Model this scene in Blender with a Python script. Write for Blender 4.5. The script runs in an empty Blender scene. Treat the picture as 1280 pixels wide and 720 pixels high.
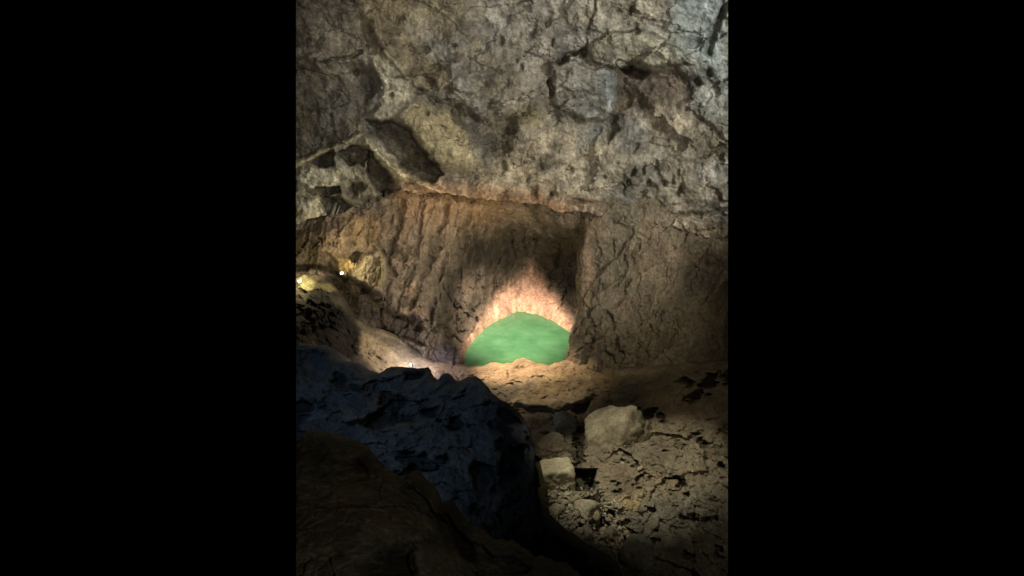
import bpy, bmesh, math, random
import numpy as np
from mathutils import Vector, Matrix

rng = random.Random(7)
scene = bpy.context.scene
col = scene.collection

# ------------------------------------------------------------------ camera
PITCH = math.radians(20.0)
CAM = np.array([0.0, 0.0, 25.0])
F = np.array([0.0, math.cos(PITCH), -math.sin(PITCH)])
U = np.array([0.0, math.sin(PITCH), math.cos(PITCH)])
R = np.array([1.0, 0.0, 0.0])
VFOV = math.radians(50.0)
K = 2 * math.tan(VFOV / 2) / 720.0
X0, X1 = 370.0, 910.0          # the part of the cave the photo shows

def at(px, py, d):
    """survey point of the photo (column, row, distance ahead) -> world"""
    px = np.asarray(px, float); py = np.asarray(py, float); d = np.asarray(d, float)
    u = (px - 640) * K; v = (360 - py) * K
    return CAM + d[..., None] * (F + u[..., None] * R + v[..., None] * U)

cd = bpy.data.cameras.new('camera')
cam = bpy.data.objects.new('camera', cd); col.objects.link(cam)
cam.location = CAM
cam.rotation_euler = (math.pi / 2 - PITCH, 0, 0)
cd.sensor_fit = 'HORIZONTAL'; cd.sensor_width = 36
cd.lens = 36 / (2 * math.tan(VFOV / 2) * 16 / 9)
cd.clip_start = 0.1; cd.clip_end = 500
scene.camera = cam

# ------------------------------------------------------------------ noise
def _h(ix, iy, iz, seed):
    with np.errstate(over='ignore'):
        n = (ix.astype(np.uint32) * np.uint32(374761393) + iy.astype(np.uint32) * np.uint32(668265263)
             + iz.astype(np.uint32) * np.uint32(2147483647 - 98765) + np.uint32((seed * 1274126177) & 0xffffffff))
        n = (n ^ (n >> np.uint32(13))) * np.uint32(1274126177)
        n = (n ^ (n >> np.uint32(16))) * np.uint32(2246822519)
        n = n ^ (n >> np.uint32(15))
    return n

def h01(ix, iy, iz, seed):
    return _h(ix, iy, iz, seed).astype(np.float64) / 4294967295.0

def vnoise(P, seed=0):
    i = np.floor(P).astype(np.int64); f = P - i
    f = f * f * f * (f * (f * 6 - 15) + 10)
    out = 0
    for a in (0, 1):
        wx = f[..., 0] if a else 1 - f[..., 0]
        for b in (0, 1):
            wy = f[..., 1] if b else 1 - f[..., 1]
            for c in (0, 1):
                wz = f[..., 2] if c else 1 - f[..., 2]
                out = out + wx * wy * wz * h01(i[..., 0] + a, i[..., 1] + b, i[..., 2] + c, seed)
    return out * 2 - 1

def fbm(P, seed=0, octv=4, gain=0.5, ridged=False):
    a, s, tot = 1.0, 0.0, 0.0
    for o in range(octv):
        n = vnoise(P * (2.03 ** o) + o * 17.3, seed + o)
        if ridged: n = 1 - 2 * np.abs(n)
        s = s + a * n; tot += a; a *= gain
    return s / tot

def facets(P, seed=0, step=0.5):
    """fracture planes: each cell of rock gets its own tilted face. returns (height, edge distance)"""
    i = np.floor(P).astype(np.int64)
    d1 = np.full(P.shape[:-1], 1e9); d2 = d1.copy(); hh = np.zeros_like(d1)
    for a in (-1, 0, 1):
        for b in (-1, 0, 1):
            for c in (-1, 0, 1):
                cx, cy, cz = i[..., 0] + a, i[..., 1] + b, i[..., 2] + c
                qx = cx + h01(cx, cy, cz, seed); qy = cy + h01(cx, cy, cz, seed + 1); qz = cz + h01(cx, cy, cz, seed + 2)
                ex, ey, ez = P[..., 0] - qx, P[..., 1] - qy, P[..., 2] - qz
                dd = ex * ex + ey * ey + ez * ez
                g = _h(cx, cy, cz, seed + 3)
                gx = (g & np.uint32(1023)).astype(float) / 511.5 - 1
                gz = ((g >> np.uint32(10)) & np.uint32(1023)).astype(float) / 511.5 - 1
                off = ((g >> np.uint32(20)) & np.uint32(1023)).astype(float) / 511.5 - 1
                val = ex * gx + ez * gz + step * off
                near = dd < d1
                d2 = np.where(near, d1, np.minimum(d2, dd))
                hh = np.where(near, val, hh)
                d1 = np.where(near, dd, d1)
    return hh, np.sqrt(d2) - np.sqrt(d1)

def ss(a, b, x):
    t = np.clip((x - a) / (b - a), 0, 1); return t * t * (3 - 2 * t)

def lerp(a, b, t):
    return a + (b - a) * t

def ramp(px, py, a, b, lo=0.15):
    t = ((px - a[0]) * (b[0] - a[0]) + (py - a[1]) * (b[1] - a[1])) / ((b[0] - a[0]) ** 2 + (b[1] - a[1]) ** 2)
    return lo + (1 - lo) * np.clip(t, 0, 1)

# ------------------------------------------------------------------ surveyed masks
def ell(px, py, cx, cy, rx, ry, ang=0.0, hard=0.5):
    a = math.radians(ang); ca, sa = math.cos(a), math.sin(a)
    x = (px - cx) * ca + (py - cy) * sa; y = -(px - cx) * sa + (py - cy) * ca
    r = np.sqrt((x / rx) ** 2 + (y / ry) ** 2)
    return 1 - ss(hard, 1.0, r)

def poly(px, py, pts, soft=4.0):
    """soft inside-mask of a polygon"""
    inside = np.zeros(px.shape, bool); dmin = np.full(px.shape, 1e9)
    n = len(pts)
    for k in range(n):
        x1, y1 = pts[k]; x2, y2 = pts[(k + 1) % n]
        if y1 != y2:
            c = ((y1 > py) != (y2 > py)) & (px < (x2 - x1) * (py - y1) / (y2 - y1) + x1)
            inside ^= c
        L2 = (x2 - x1) ** 2 + (y2 - y1) ** 2
        t = np.clip(((px - x1) * (x2 - x1) + (py - y1) * (y2 - y1)) / L2, 0, 1)
        dmin = np.minimum(dmin, np.hypot(px - x1 - t * (x2 - x1), py - y1 - t * (y2 - y1)))
    sd = np.where(inside, dmin, -dmin)
    return ss(-soft * 0.5, soft * 0.5, sd)

def pline(px, py, pts, w):
    dmin = np.full(px.shape, 1e9)
    for (x1, y1), (x2, y2) in zip(pts[:-1], pts[1:]):
        L2 = (x2 - x1) ** 2 + (y2 - y1) ** 2
        t = np.clip(((px - x1) * (x2 - x1) + (py - y1) * (y2 - y1)) / L2, 0, 1)
        dmin = np.minimum(dmin, np.hypot(px - x1 - t * (x2 - x1), py - y1 - t * (y2 - y1)))
    return 1 - ss(0.0, w, dmin)

def tps(ctrl):
    c = np.array(ctrl, float); x = c[:, :2] / 100.0; z = c[:, 2]
    n = len(c)
    def k(r2): return 0.5 * r2 * np.log(r2 + 1e-9)
    A = np.zeros((n + 3, n + 3))
    A[:n, :n] = k(((x[:, None] - x[None]) ** 2).sum(-1)) + np.eye(n) * 0.02
    A[:n, n] = 1; A[:n, n + 1:] = x; A[n, :n] = 1; A[n + 1:, :n] = x.T
    w = np.linalg.solve(A, np.concatenate([z, np.zeros(3)]))
    def f(px, py):
        X = np.asarray(px, float) / 100.0; Y = np.asarray(py, float) / 100.0
        s = w[n] + w[n + 1] * X + w[n + 2] * Y
        for j in range(n):
            s = s + w[j] * k((X - x[j, 0]) ** 2 + (Y - x[j, 1]) ** 2)
        return s
    return f

def curve(pts, smooth=True):
    xs = np.array([p[0] for p in pts], float); ys = np.array([p[1] for p in pts], float)
    return lambda x: np.interp(x, xs, ys)

# ------------------------------------------------------------------ materials
def rock_material(name, bump=0.5, fine=1.0, streak=0.0, rough=0.88, spec=0.25, dist=0.08):
    m = bpy.data.materials.new(name); m.use_nodes = True
    nt = m.node_tree; N = nt.nodes; L = nt.links
    b = N['Principled BSDF']; b.inputs['Roughness'].default_value = rough
    b.inputs['Specular IOR Level'].default_value = spec
    at_ = N.new('ShaderNodeAttribute'); at_.attribute_name = 'tint'
    geo = N.new('ShaderNodeNewGeometry')
    def noise(scale, det, rgh=0.6, dis=0.0, vec=None):
        n = N.new('ShaderNodeTexNoise'); n.inputs['Scale'].default_value = scale
        n.inputs['Detail'].default_value = det; n.inputs['Roughness'].default_value = rgh
        n.inputs['Distortion'].default_value = dis
        L.new(vec if vec else geo.outputs['Position'], n.inputs['Vector']); return n
    n1 = noise(0.9, 8, 0.68, 0.6); n2 = noise(5.5 * fine, 6, 0.7); n3 = noise(2.2, 7, 0.7, 1.2)
    r1 = N.new('ShaderNodeValToRGB'); r1.color_ramp.elements[0].position = 0.30; r1.color_ramp.elements[1].position = 0.70
    r1.color_ramp.elements[0].color = (0.50, 0.47, 0.43, 1); r1.color_ramp.elements[1].color = (1.35, 1.33, 1.28, 1)
    L.new(n1.outputs['Fac'], r1.inputs['Fac'])
    r2 = N.new('ShaderNodeValToRGB'); r2.color_ramp.elements[0].position = 0.34; r2.color_ramp.elements[1].position = 0.62
    r2.color_ramp.elements[0].color = (0.52, 0.50, 0.47, 1); r2.color_ramp.elements[1].color = (1.18, 1.18, 1.16, 1)
    L.new(n2.outputs['Fac'], r2.inputs['Fac'])
    r3 = N.new('ShaderNodeValToRGB'); r3.color_ramp.elements[0].position = 0.36; r3.color_ramp.elements[1].position = 0.5
    r3.color_ramp.elements[0].color = (0.45, 0.40, 0.34, 1); r3.color_ramp.elements[1].color = (1, 1, 1, 1)
    L.new(n3.outputs['Fac'], r3.inputs['Fac'])
    def mul(a, c, f=1.0):
        x = N.new('ShaderNodeMix'); x.data_type = 'RGBA'; x.blend_type = 'MULTIPLY'; x.inputs[0].default_value = f
        L.new(a, x.inputs[6]); L.new(c, x.inputs[7]); return x.outputs[2]
    c = mul(at_.outputs['Color'], r1.outputs['Color'], 0.85)
    c = mul(c, r2.outputs['Color'], 0.7); c = mul(c, r3.outputs['Color'], 0.35)
    if streak:
        mp = N.new('ShaderNodeMapping'); mp.inputs['Scale'].default_value = (3.2, 3.2, 0.28)
        L.new(geo.outputs['Position'], mp.inputs['Vector'])
        n4 = noise(1.0, 6, 0.7, 0.4, mp.outputs['Vector'])
        r4 = N.new('ShaderNodeValToRGB'); r4.color_ramp.elements[0].position = 0.34; r4.color_ramp.elements[1].position = 0.6
        r4.color_ramp.elements[0].color = (0.35, 0.32, 0.29, 1); r4.color_ramp.elements[1].color = (1.12, 1.1, 1.05, 1)
        L.new(n4.outputs['Fac'], r4.inputs['Fac']); c = mul(c, r4.outputs['Color'], streak)
    L.new(c, b.inputs['Base Color'])
    mx = N.new('ShaderNodeMath'); mx.operation = 'ADD'
    L.new(n2.outputs['Fac'], mx.inputs[0])
    n5 = noise(17 * fine, 4, 0.7); L.new(n5.outputs['Fac'], mx.inputs[1])
    bp = N.new('ShaderNodeBump'); bp.inputs['Strength'].default_value = bump; bp.inputs['Distance'].default_value = dist
    L.new(mx.outputs[0], bp.inputs['Height']); L.new(bp.outputs['Normal'], b.inputs['Normal'])
    return m

M_ROOF = rock_material('cave_limestone', 0.42, 0.9, 0.35)
M_WALL = rock_material('flowstone_wall', 0.6, 0.9, 0.5, rough=0.75)
M_GROUND = rock_material('clay_ground', 0.6, 1.2, 0.0)
M_DARK = rock_material('dark_slope_rock', 0.5, 1.3, 0.0, rough=0.9, spec=0.1)

def simple(name, colr, rough=0.5, metal=0.0, emit=None, es=0.0):
    m = bpy.data.materials.new(name); m.use_nodes = True
    b = m.node_tree.nodes['Principled BSDF']
    b.inputs['Base Color'].default_value = (*colr, 1); b.inputs['Roughness'].default_value = rough
    b.inputs['Metallic'].default_value = metal
    if emit:
        b.inputs['Emission Color'].default_value = (*emit, 1); b.inputs['Emission Strength'].default_value = es
    return m

def water_material():
    m = bpy.data.materials.new('green_pool_water'); m.use_nodes = True
    nt = m.node_tree; N = nt.nodes; L = nt.links; b = N['Principled BSDF']
    geo = N.new('ShaderNodeNewGeometry')
    n = N.new('ShaderNodeTexNoise'); n.inputs['Scale'].default_value = 0.8; n.inputs['Detail'].default_value = 7; n.inputs['Roughness'].default_value = 0.65
    L.new(geo.outputs['Position'], n.inputs['Vector'])
    r = N.new('ShaderNodeValToRGB'); r.color_ramp.elements[0].position = 0.3; r.color_ramp.elements[1].position = 0.7
    r.color_ramp.elements[0].color = (0.040, 0.128, 0.050, 1); r.color_ramp.elements[1].color = (0.082, 0.195, 0.092, 1)
    L.new(n.outputs['Fac'], r.inputs['Fac']); L.new(r.outputs['Color'], b.inputs['Base Color'])
    b.inputs['Roughness'].default_value = 0.16; b.inputs['IOR'].default_value = 1.33; b.inputs['Specular IOR Level'].default_value = 0.5
    n2 = N.new('ShaderNodeTexNoise'); n2.inputs['Scale'].default_value = 2.5; L.new(geo.outputs['Position'], n2.inputs['Vector'])
    bp = N.new('ShaderNodeBump'); bp.inputs['Strength'].default_value = 0.1; bp.inputs['Distance'].default_value = 0.05
    L.new(n2.outputs['Fac'], bp.inputs['Height']); L.new(bp.outputs['Normal'], b.inputs['Normal'])
    return m

# ------------------------------------------------------------------ sheets
def grid_mesh(name, V, tint, mat, kind='structure'):
    ny, nx = V.shape[:2]
    me = bpy.data.meshes.new(name)
    nv = nx * ny
    idx = np.arange(nv).reshape(ny, nx)
    q = np.stack([idx[:-1, :-1], idx[1:, :-1], idx[1:, 1:], idx[:-1, 1:]], -1).reshape(-1, 4)
    me.vertices.add(nv); me.vertices.foreach_set('co', V.reshape(-1).astype(np.float32))
    me.loops.add(q.size); me.loops.foreach_set('vertex_index', q.reshape(-1).astype(np.int32))
    me.polygons.add(len(q)); me.polygons.foreach_set('loop_start', np.arange(0, q.size, 4, dtype=np.int32))
    me.polygons.foreach_set('use_smooth', np.ones(len(q), bool))
    me.update(calc_edges=True)
    a = me.attributes.new('tint', 'FLOAT_COLOR', 'POINT')
    c = np.ones((nv, 4), np.float32); c[:, :3] = np.clip(tint.reshape(-1, 3), 0.004, 0.9)
    a.data.foreach_set('color', c.reshape(-1))
    me.materials.append(mat)
    o = bpy.data.objects.new(name, me); col.objects.link(o)
    if kind: o['kind'] = kind
    return o

def warp(px, py, P, amp=4.0, s=0.6, seed=90):
    return px + amp * fbm(P * s, seed, 3) * 2, py + amp * fbm(P * s + 31.7, seed + 5, 3) * 2

def mixc(tint, colr, m):
    return tint + (np.array(colr) - tint) * np.asarray(m)[..., None]

NEUTRAL = np.array((0.30, 0.275, 0.215)); OCHRE = np.array((0.34, 0.265, 0.13)); GREY = np.array((0.27, 0.265, 0.235))
BLUEGREY = np.array((0.25, 0.285, 0.29)); MUD = np.array((0.105, 0.09, 0.06)); PALE = np.array((0.44, 0.42, 0.32))
RED = np.array((0.33, 0.21, 0.12)); TAN = np.array((0.42, 0.31, 0.19)); OLIVE = np.array((0.245, 0.218, 0.145))

def base_tint(P, a, b, c, seed):
    n1 = ss(-0.35, 0.35, fbm(P * 0.28, seed, 4)); n2 = ss(-0.1, 0.5, fbm(P * 0.5, seed + 40, 4))
    t = a + (b - a) * n1[..., None]
    return t + (c - t) * (n2 * 0.7)[..., None]

# ---- A: the great overhanging rock roof above the pool niche
def build_roof():
    nx, ny = 500, 330
    xs = np.linspace(X0, X1, nx)
    lip = curve([(370, 278), (395, 272), (430, 262), (470, 250), (490, 240), (530, 241), (560, 244), (600, 249), (640, 251), (660, 252), (690, 258), (720, 264),
                 (760, 273), (790, 281), (840, 291), (880, 297), (910, 301)])(xs)
    P1 = np.stack([xs * 0.05, xs * 0, xs * 0], -1)
    lip = lip + 4.2 * fbm(P1 * 0.8, 5, 4, 0.55) * 2 + 1.2 * fbm(P1 * 6.0, 6, 2)
    t = np.linspace(0, 1, ny)[:, None]
    px = np.broadcast_to(xs, (ny, nx)); py = -40 + (lip[None] + 40) * t
    base = tps([(370, 0, 36), (640, 0, 37), (910, 0, 34), (370, 150, 40), (640, 150, 41.5), (910, 150, 38.5),
                (370, 275, 43), (640, 250, 45), (910, 298, 42.5), (530, 180, 41.2), (780, 60, 37.6), (780, 110, 40.3)])
    d = base(px, py)
    P = at(px, py, d)
    Pw = P + 1.1 * np.stack([fbm(P * 0.45, 11, 5, 0.6), fbm(P * 0.45, 12, 5, 0.6), fbm(P * 0.45, 13, 5, 0.6)], -1)
    f1, e1 = facets(Pw * np.array([0.17, 0.17, 0.22]), 21, 0.25)
    f2, e2 = facets(Pw * np.array([0.42, 0.42, 0.6]), 31, 0.15)
    f3, e3 = facets(Pw * 1.25, 41, 0.2)
    f4, e4 = facets(Pw * 3.0, 51, 0.2)
    patch = ss(-0.25, 0.35, fbm(P * 0.33, 63, 3))
    disp = 1.5 * f1 + 0.6 * f2 + 0.22 * f3 * patch + 0.05 * f4
    disp += 0.55 * fbm(P * 0.5, 71, 7, 0.58) + 0.14 * fbm(P * np.array([2.4, 2.4, 1.2]), 77, 4, 0.6)
    tint = base_tint(P, NEUTRAL, GREY, OLIVE, 81)
    wx, wy = warp(px, py, P, 4.0, 0.7); w2x, w2y = warp(px, py, P, 2.0, 1.8, 95); w3x, w3y = warp(px, py, P, 5.0, 1.4, 97)
    dark = np.zeros_like(d)
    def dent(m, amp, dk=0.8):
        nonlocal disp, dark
        disp = disp + amp * m; dark = np.maximum(dark, dk * m)  # hollows are also painted darker, to read as black recesses
    # left: curtain of rock turning away under the upper face, its shade painted dark
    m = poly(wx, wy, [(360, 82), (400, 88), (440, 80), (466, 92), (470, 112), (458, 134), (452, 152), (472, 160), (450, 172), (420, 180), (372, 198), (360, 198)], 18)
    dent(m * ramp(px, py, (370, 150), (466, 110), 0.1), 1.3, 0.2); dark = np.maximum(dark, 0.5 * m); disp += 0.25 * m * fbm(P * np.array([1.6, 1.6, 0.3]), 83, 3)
    # long hollow beside the yellow flake, the flake's shadow painted in
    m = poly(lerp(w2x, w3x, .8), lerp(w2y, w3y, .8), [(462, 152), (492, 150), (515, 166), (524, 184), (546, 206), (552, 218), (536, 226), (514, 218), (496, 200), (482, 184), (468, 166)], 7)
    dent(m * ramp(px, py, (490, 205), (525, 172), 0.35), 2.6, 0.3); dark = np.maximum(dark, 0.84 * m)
    # yellow flake bulge
    m = poly(wx, wy, [(497, 148), (520, 120), (560, 140), (592, 170), (594, 205), (575, 216), (548, 208), (526, 186), (514, 168)], 14)
    disp -= 0.9 * m; tint = mixc(tint, (0.43, 0.38, 0.22), 0.75 * m)
    m = poly(wx, wy, [(462, 72), (482, 66), (512, 100), (520, 130), (498, 150), (478, 155), (464, 146), (476, 130), (480, 110)], 9)
    disp -= 0.7 * m; tint = mixc(tint, (0.52, 0.50, 0.38), 0.75 * m)
    # thin pale arete running down to the lip
    m = pline(w2x, w2y, [(366, 206), (385, 198), (400, 190), (428, 180), (452, 168), (464, 182), (476, 197), (500, 216), (530, 235), (548, 241)], 7)
    disp -= 0.7 * m; tint = mixc(tint, (0.64, 0.60, 0.42), 0.9 * m)
    m = pline(w2x, w2y, [(448, 160), (455, 172), (462, 182)], 8); disp -= 0.5 * m; tint = mixc(tint, (0.55, 0.52, 0.38), m)
    m = pline(w2x, w2y, [(478, 200), (505, 218), (530, 233)], 10); disp -= 0.5 * m; tint = mixc(tint, (0.45, 0.41, 0.25), 0.8 * m)  # lit upper edge of the ledge painted lighter
    dent(poly(w2x, w2y, [(388, 203), (402, 194), (416, 186), (417, 204), (400, 210)], 4), 1.5, 0.9)
    dent(poly(w2x, w2y, [(421, 190), (445, 181), (462, 180), (466, 194), (452, 206), (438, 206), (426, 198)], 4), 1.5, 0.85)
    m = pline(w2x, w2y, [(416, 185), (419, 200), (421, 214)], 4); disp -= 0.5 * m; tint = mixc(tint, PALE, 0.8 * m)
    m = ell(wx, wy, 405, 222, 52, 18, -5, 0.5); tint = mixc(tint, (0.62, 0.60, 0.45), 0.85 * m); disp -= 0.4 * m
    m = ell(wx, wy, 385, 252, 28, 24, 0, 0.5); tint = mixc(tint, (0.60, 0.58, 0.44), 0.85 * m); disp -= 0.3 * m
    dent(poly(w2x, w2y, [(381, 240), (396, 233), (424, 233), (424, 242), (400, 246)], 3), 1.4, 0.95)
    dent(poly(w2x, w2y, [(400, 246), (424, 244), (444, 262), (446, 269), (408, 268)], 3), 1.4, 0.9)
    dent(ell(w2x, w2y, 446, 234, 14, 10, 0, 0.3), 0.7, 0.6)
    dent(poly(w2x, w2y, [(462, 188), (472, 205), (492, 222), (500, 236), (486, 245), (470, 240), (458, 215)], 6), 1.5, 0.85)
    dent(ell(wx, wy, 480, 254, 13, 22, 0, 0.4), 1.2, 0.8)
    # smooth grey hollow, small pits
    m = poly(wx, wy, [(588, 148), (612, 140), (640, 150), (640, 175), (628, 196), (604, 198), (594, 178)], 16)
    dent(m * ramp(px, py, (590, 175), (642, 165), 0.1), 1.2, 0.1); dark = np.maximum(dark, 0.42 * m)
    for (cx, cy, rx, ry, an, am) in [(632, 209, 7, 10, 10, 1.6), (689, 112, 5, 14, 5, 1.9), (656, 83, 4, 8, 0, 1.0), (626, 50, 6, 9, -20, 1.0), (707, 75, 6, 6, 0, 1.2), (716, 67, 9, 5, -10, 1.2), (728, 68, 8, 9, 0, 1.5),
                                     (711, 213, 4, 7, 5, 1.2), (796, 35, 5, 9, 0, 0.8), (788, 16, 6, 7, 0, 0.8), (871, 101, 7, 8, 30, 2.0), (885, 90, 8, 9, 20, 1.8), (693, 54, 3, 8, 0, 0.7), (444, 92, 9, 7, 0, 1.0),
                                     (490, 122, 6, 4, 0, 1.0), (558, 125, 6, 5, 30, 0.8), (540, 100, 10, 14, -20, 0.7), (545, 84, 14, 7, 10, 0.5), (533, 142, 5, 6, 0, 0.8), (567, 58, 5, 5, 0, .6), (690, 130, 4, 6, 20, .9),
                                     (796, 186, 4, 8, 30, 1.0), (757, 221, 4, 4, 0, 0.8), (777, 236, 4, 8, -5, 1.3), (818, 208, 5, 8, 0, 1.3), (806, 212, 3, 9, 5, 1.1), (792, 213, 4, 12, 25, 1.1), (850, 238, 4, 12, 0, 1.0),
                                     (787, 228, 5, 8, 15, 1.0), (832, 228, 6, 7, 0, 1.0), (848, 218, 3, 8, 10, 0.9), (824, 262, 9, 4, 0, 0.9), (690, 246, 5, 4, 0, 1.2), (645, 203, 2, 4, 0, .5), (672, 202, 2, 7, 25, .6),
                                     (842, 226, 4, 6, 0, .8), (803, 245, 5, 7, 0, .8), (768, 205, 3, 5, 20, .7), (812, 228, 3, 10, 3, .8), (388, 50, 5, 6, 0, .6), (410, 85, 8, 5, 0, .7)]:
        dent(ell(lerp(wx, w3x, .6), lerp(wy, w3y, .6), cx, cy, rx, ry, an, 0.1) * (0.55 + 0.45 * ((cx * 7 + cy * 3) % 5) / 4), am * 0.8, 0.85)
    dent(pline(w2x, w2y, [(400, 78), (428, 72), (452, 66)], 5), 0.5, 0.7)
    dent(pline(w2x, w2y, [(748, -30), (744, 10), (738, 30), (733, 46), (732, 66)], 3.2), 0.5, 0.7)
    dent(pline(w2x, w2y, [(700, 78), (712, 68), (730, 62)], 5), 0.8, 0.8)
    dent(pline(w2x, w2y, [(910, -10), (902, 18), (890, 40), (884, 66)], 7), 0.6, 0.55)
    # hanging slab with pale lower edge and the hollow beneath it
    m = poly(w2x, w2y, [(735, 60), (760, 40), (782, 38), (815, 40), (850, 62), (868, 80), (838, 80), (818, 86), (800, 84), (790, 81), (770, 86), (740, 76)], 6)
    disp -= 0.9 * m; tint = mixc(tint, (0.23, 0.22, 0.165), 0.75 * m)
    m = pline(w2x, w2y, [(770, 86), (790, 80), (802, 85), (816, 86)], 4); tint = mixc(tint, (0.42, 0.40, 0.32), m)
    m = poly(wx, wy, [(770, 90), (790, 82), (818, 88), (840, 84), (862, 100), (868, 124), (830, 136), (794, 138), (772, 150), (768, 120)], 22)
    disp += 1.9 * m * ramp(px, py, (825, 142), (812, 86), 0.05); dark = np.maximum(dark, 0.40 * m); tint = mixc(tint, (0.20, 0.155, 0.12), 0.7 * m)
    dent(poly(w2x, w2y, [(774, 87), (790, 82), (812, 89), (804, 100), (790, 98)], 5), 1.0, 0.95)
    dent(poly(w2x, w2y, [(771, 112), (782, 110), (792, 120), (784, 132), (771, 140)], 8), 0.6, 0.75)
    dent(poly(w2x, w2y, [(758, 152), (772, 142), (772, 160), (760, 178)], 6), 0.9, 0.75)
    # blue-grey block left of the hollow
    m = poly(wx, wy, [(690, 85), (720, 78), (750, 84), (768, 86), (773, 118), (768, 142), (755, 152), (720, 145), (690, 130)], 8)
    disp -= 0.9 * m; tint = mixc(tint, (0.29, 0.29, 0.255), 0.7 * m)
    m = poly(wx, wy, [(752, 88), (767, 88), (772, 125), (766, 142), (754, 130), (750, 108)], 7); tint = mixc(tint, (0.27, 0.30, 0.31), 0.6 * m)
    m = ell(wx, wy, 725, 145, 40, 10, 12, 0.4); tint = mixc(tint, (0.40, 0.39, 0.33), 0.6 * m); disp -= 0.3 * m
    # broad folds sweeping down from the upper left
    for pts, am in [([(436, -40), (470, 60), (520, 108), (600, 150), (612, 60), (560, -40)], 1.2), ([(560, 20), (640, 60), (652, 130), (606, 152), (560, 120)], 0.7), ([(640, 100), (690, 92), (690, 150), (650, 165), (600, 150)], 0.8), ([(360, -40), (410, -40), (455, 50), (462, 74), (400, 80), (360, 66)], 0.8)]:
        xs_ = [p[0] for p in pts]; ys_ = [p[1] for p in pts]
        disp -= am * poly(wx, wy, pts, 12) * ramp(px, py, (max(xs_), min(ys_)), (min(xs_), max(ys_)), 0.0)
    # washes of colour over the big faces
    m = poly(wx, wy, [(842, -40), (910, -40), (910, 130), (880, 80), (850, 66), (832, 40)], 26); tint = mixc(tint, (0.285, 0.325, 0.31), 0.8 * m)
    m = ell(wx, wy, 895, 120, 40, 55, 0, 0.4); tint = mixc(tint, (0.31, 0.33, 0.30), 0.6 * m)
    m = poly(wx, wy, [(620, -40), (735, -40), (730, 60), (700, 75), (650, 90), (615, 60)], 22); tint = mixc(tint, (0.30, 0.29, 0.26), 0.6 * m)
    m = poly(wx, wy, [(440, -40), (530, -40), (500, 30), (560, 90), (570, 120), (520, 110), (470, 70), (440, 30)], 18); tint = mixc(tint, (0.25, 0.21, 0.125), 0.7 * m)
    m = poly(wx, wy, [(360, -40), (440, -40), (470, 60), (420, 75), (360, 60)], 20); tint = mixc(tint, (0.21, 0.185, 0.145), 0.7 * m); disp += .4 * m
    m = poly(wx, wy, [(640, 165), (700, 155), (770, 180), (790, 200), (760, 240), (700, 252), (600, 250), (620, 205)], 26); tint = mixc(tint, (0.43, 0.385, 0.285), 0.75 * m); disp -= 0.4 * m
    m = ell(wx, wy, 660, 145, 28, 18, 0, 0.3); tint = mixc(tint, (0.26, 0.235, 0.115), 0.7 * m)
    m = ell(wx, wy, 740, 172, 26, 16, -20, 0.3); tint = mixc(tint, (0.20, 0.215, 0.21), 0.65 * m); disp += .3 * m
    m = ell(wx, wy, 835, 150, 45, 30, 0, 0.3); tint = mixc(tint, (0.34, 0.29, 0.21), 0.6 * m)
    m = ell(wx, wy, 885, 180, 26, 26, 0, 0.3); tint = mixc(tint, MUD * 1.5, 0.6 * m); disp += 0.4 * m
    m = ell(wx, wy, 880, 216, 26, 12, -10, 0.3); tint = mixc(tint, (0.42, 0.40, 0.36), 0.6 * m)
    # bedding ledges near the lip, reddish stain and pale speckle
    below = lip[None] - py
    m = (1 - ss(6, 26, below)) * (1 - ss(700, 830, px)) * ss(470, 520, px); tint = mixc(tint, (0.36, 0.235, 0.135), 0.85 * m)
    m = (1 - ss(8, 34, below)) * ss(700, 760, px); tint = mixc(tint, (0.27, 0.22, 0.145), 0.6 * m)
    sp = ss(0.15, 0.4, fbm(P * 3.2, 99, 3)) * ss(640, 700, px) * (1 - ss(20, 36, below)) ; tint = mixc(tint, (0.5, 0.45, 0.36), 0.8 * sp)
    disp += 0.5 * pline(w2x, w2y, [(720, 250), (770, 258), (830, 268), (880, 268), (910, 262)], 5)
    dark = np.maximum(dark, 0.6 * pline(w2x, w2y, [(720, 250), (770, 258), (830, 268), (880, 268), (910, 262)], 4))
    dent(ell(w2x, w2y, 868, 299, 14, 8, 5, 0.3), 1.2, 0.95)
    dent(ell(w2x, w2y, 668, 240, 7, 13, 0, 0.2), 0.8, 0.6)
    # pitted weathering
    pits = ss(0.22, 0.5, fbm(P * np.array([1.9, 1.9, 1.2]), 133, 4)) * ss(-0.1, 0.3, fbm(P * 0.35, 137, 3)); disp += 0.18 * pits; dark = np.maximum(dark, 0.32 * pits)
    blot = ss(0.02, 0.22, fbm(P * 0.7, 141, 6, 0.65)); tint = tint * (1 - 0.42 * blot[..., None])
    blot = ss(0.05, 0.25, fbm(P * np.array([2.6, 2.0, 1.3]), 143, 4, 0.65)); tint = tint * (1 - 0.30 * blot[..., None])
    pale = ss(0.05, 0.3, fbm(P * 0.9, 147, 6, 0.65)); tint = tint * (1 + 0.5 * pale[..., None])
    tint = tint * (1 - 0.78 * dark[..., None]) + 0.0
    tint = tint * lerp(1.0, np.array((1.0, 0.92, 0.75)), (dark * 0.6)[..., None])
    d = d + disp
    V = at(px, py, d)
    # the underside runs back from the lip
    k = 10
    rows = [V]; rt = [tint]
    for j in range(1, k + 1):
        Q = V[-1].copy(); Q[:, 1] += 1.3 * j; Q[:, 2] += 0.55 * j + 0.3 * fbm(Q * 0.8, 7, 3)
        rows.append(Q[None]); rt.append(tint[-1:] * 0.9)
    grid_mesh('cave_ceiling', np.concatenate(rows), np.concatenate(rt), M_ROOF)

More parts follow.
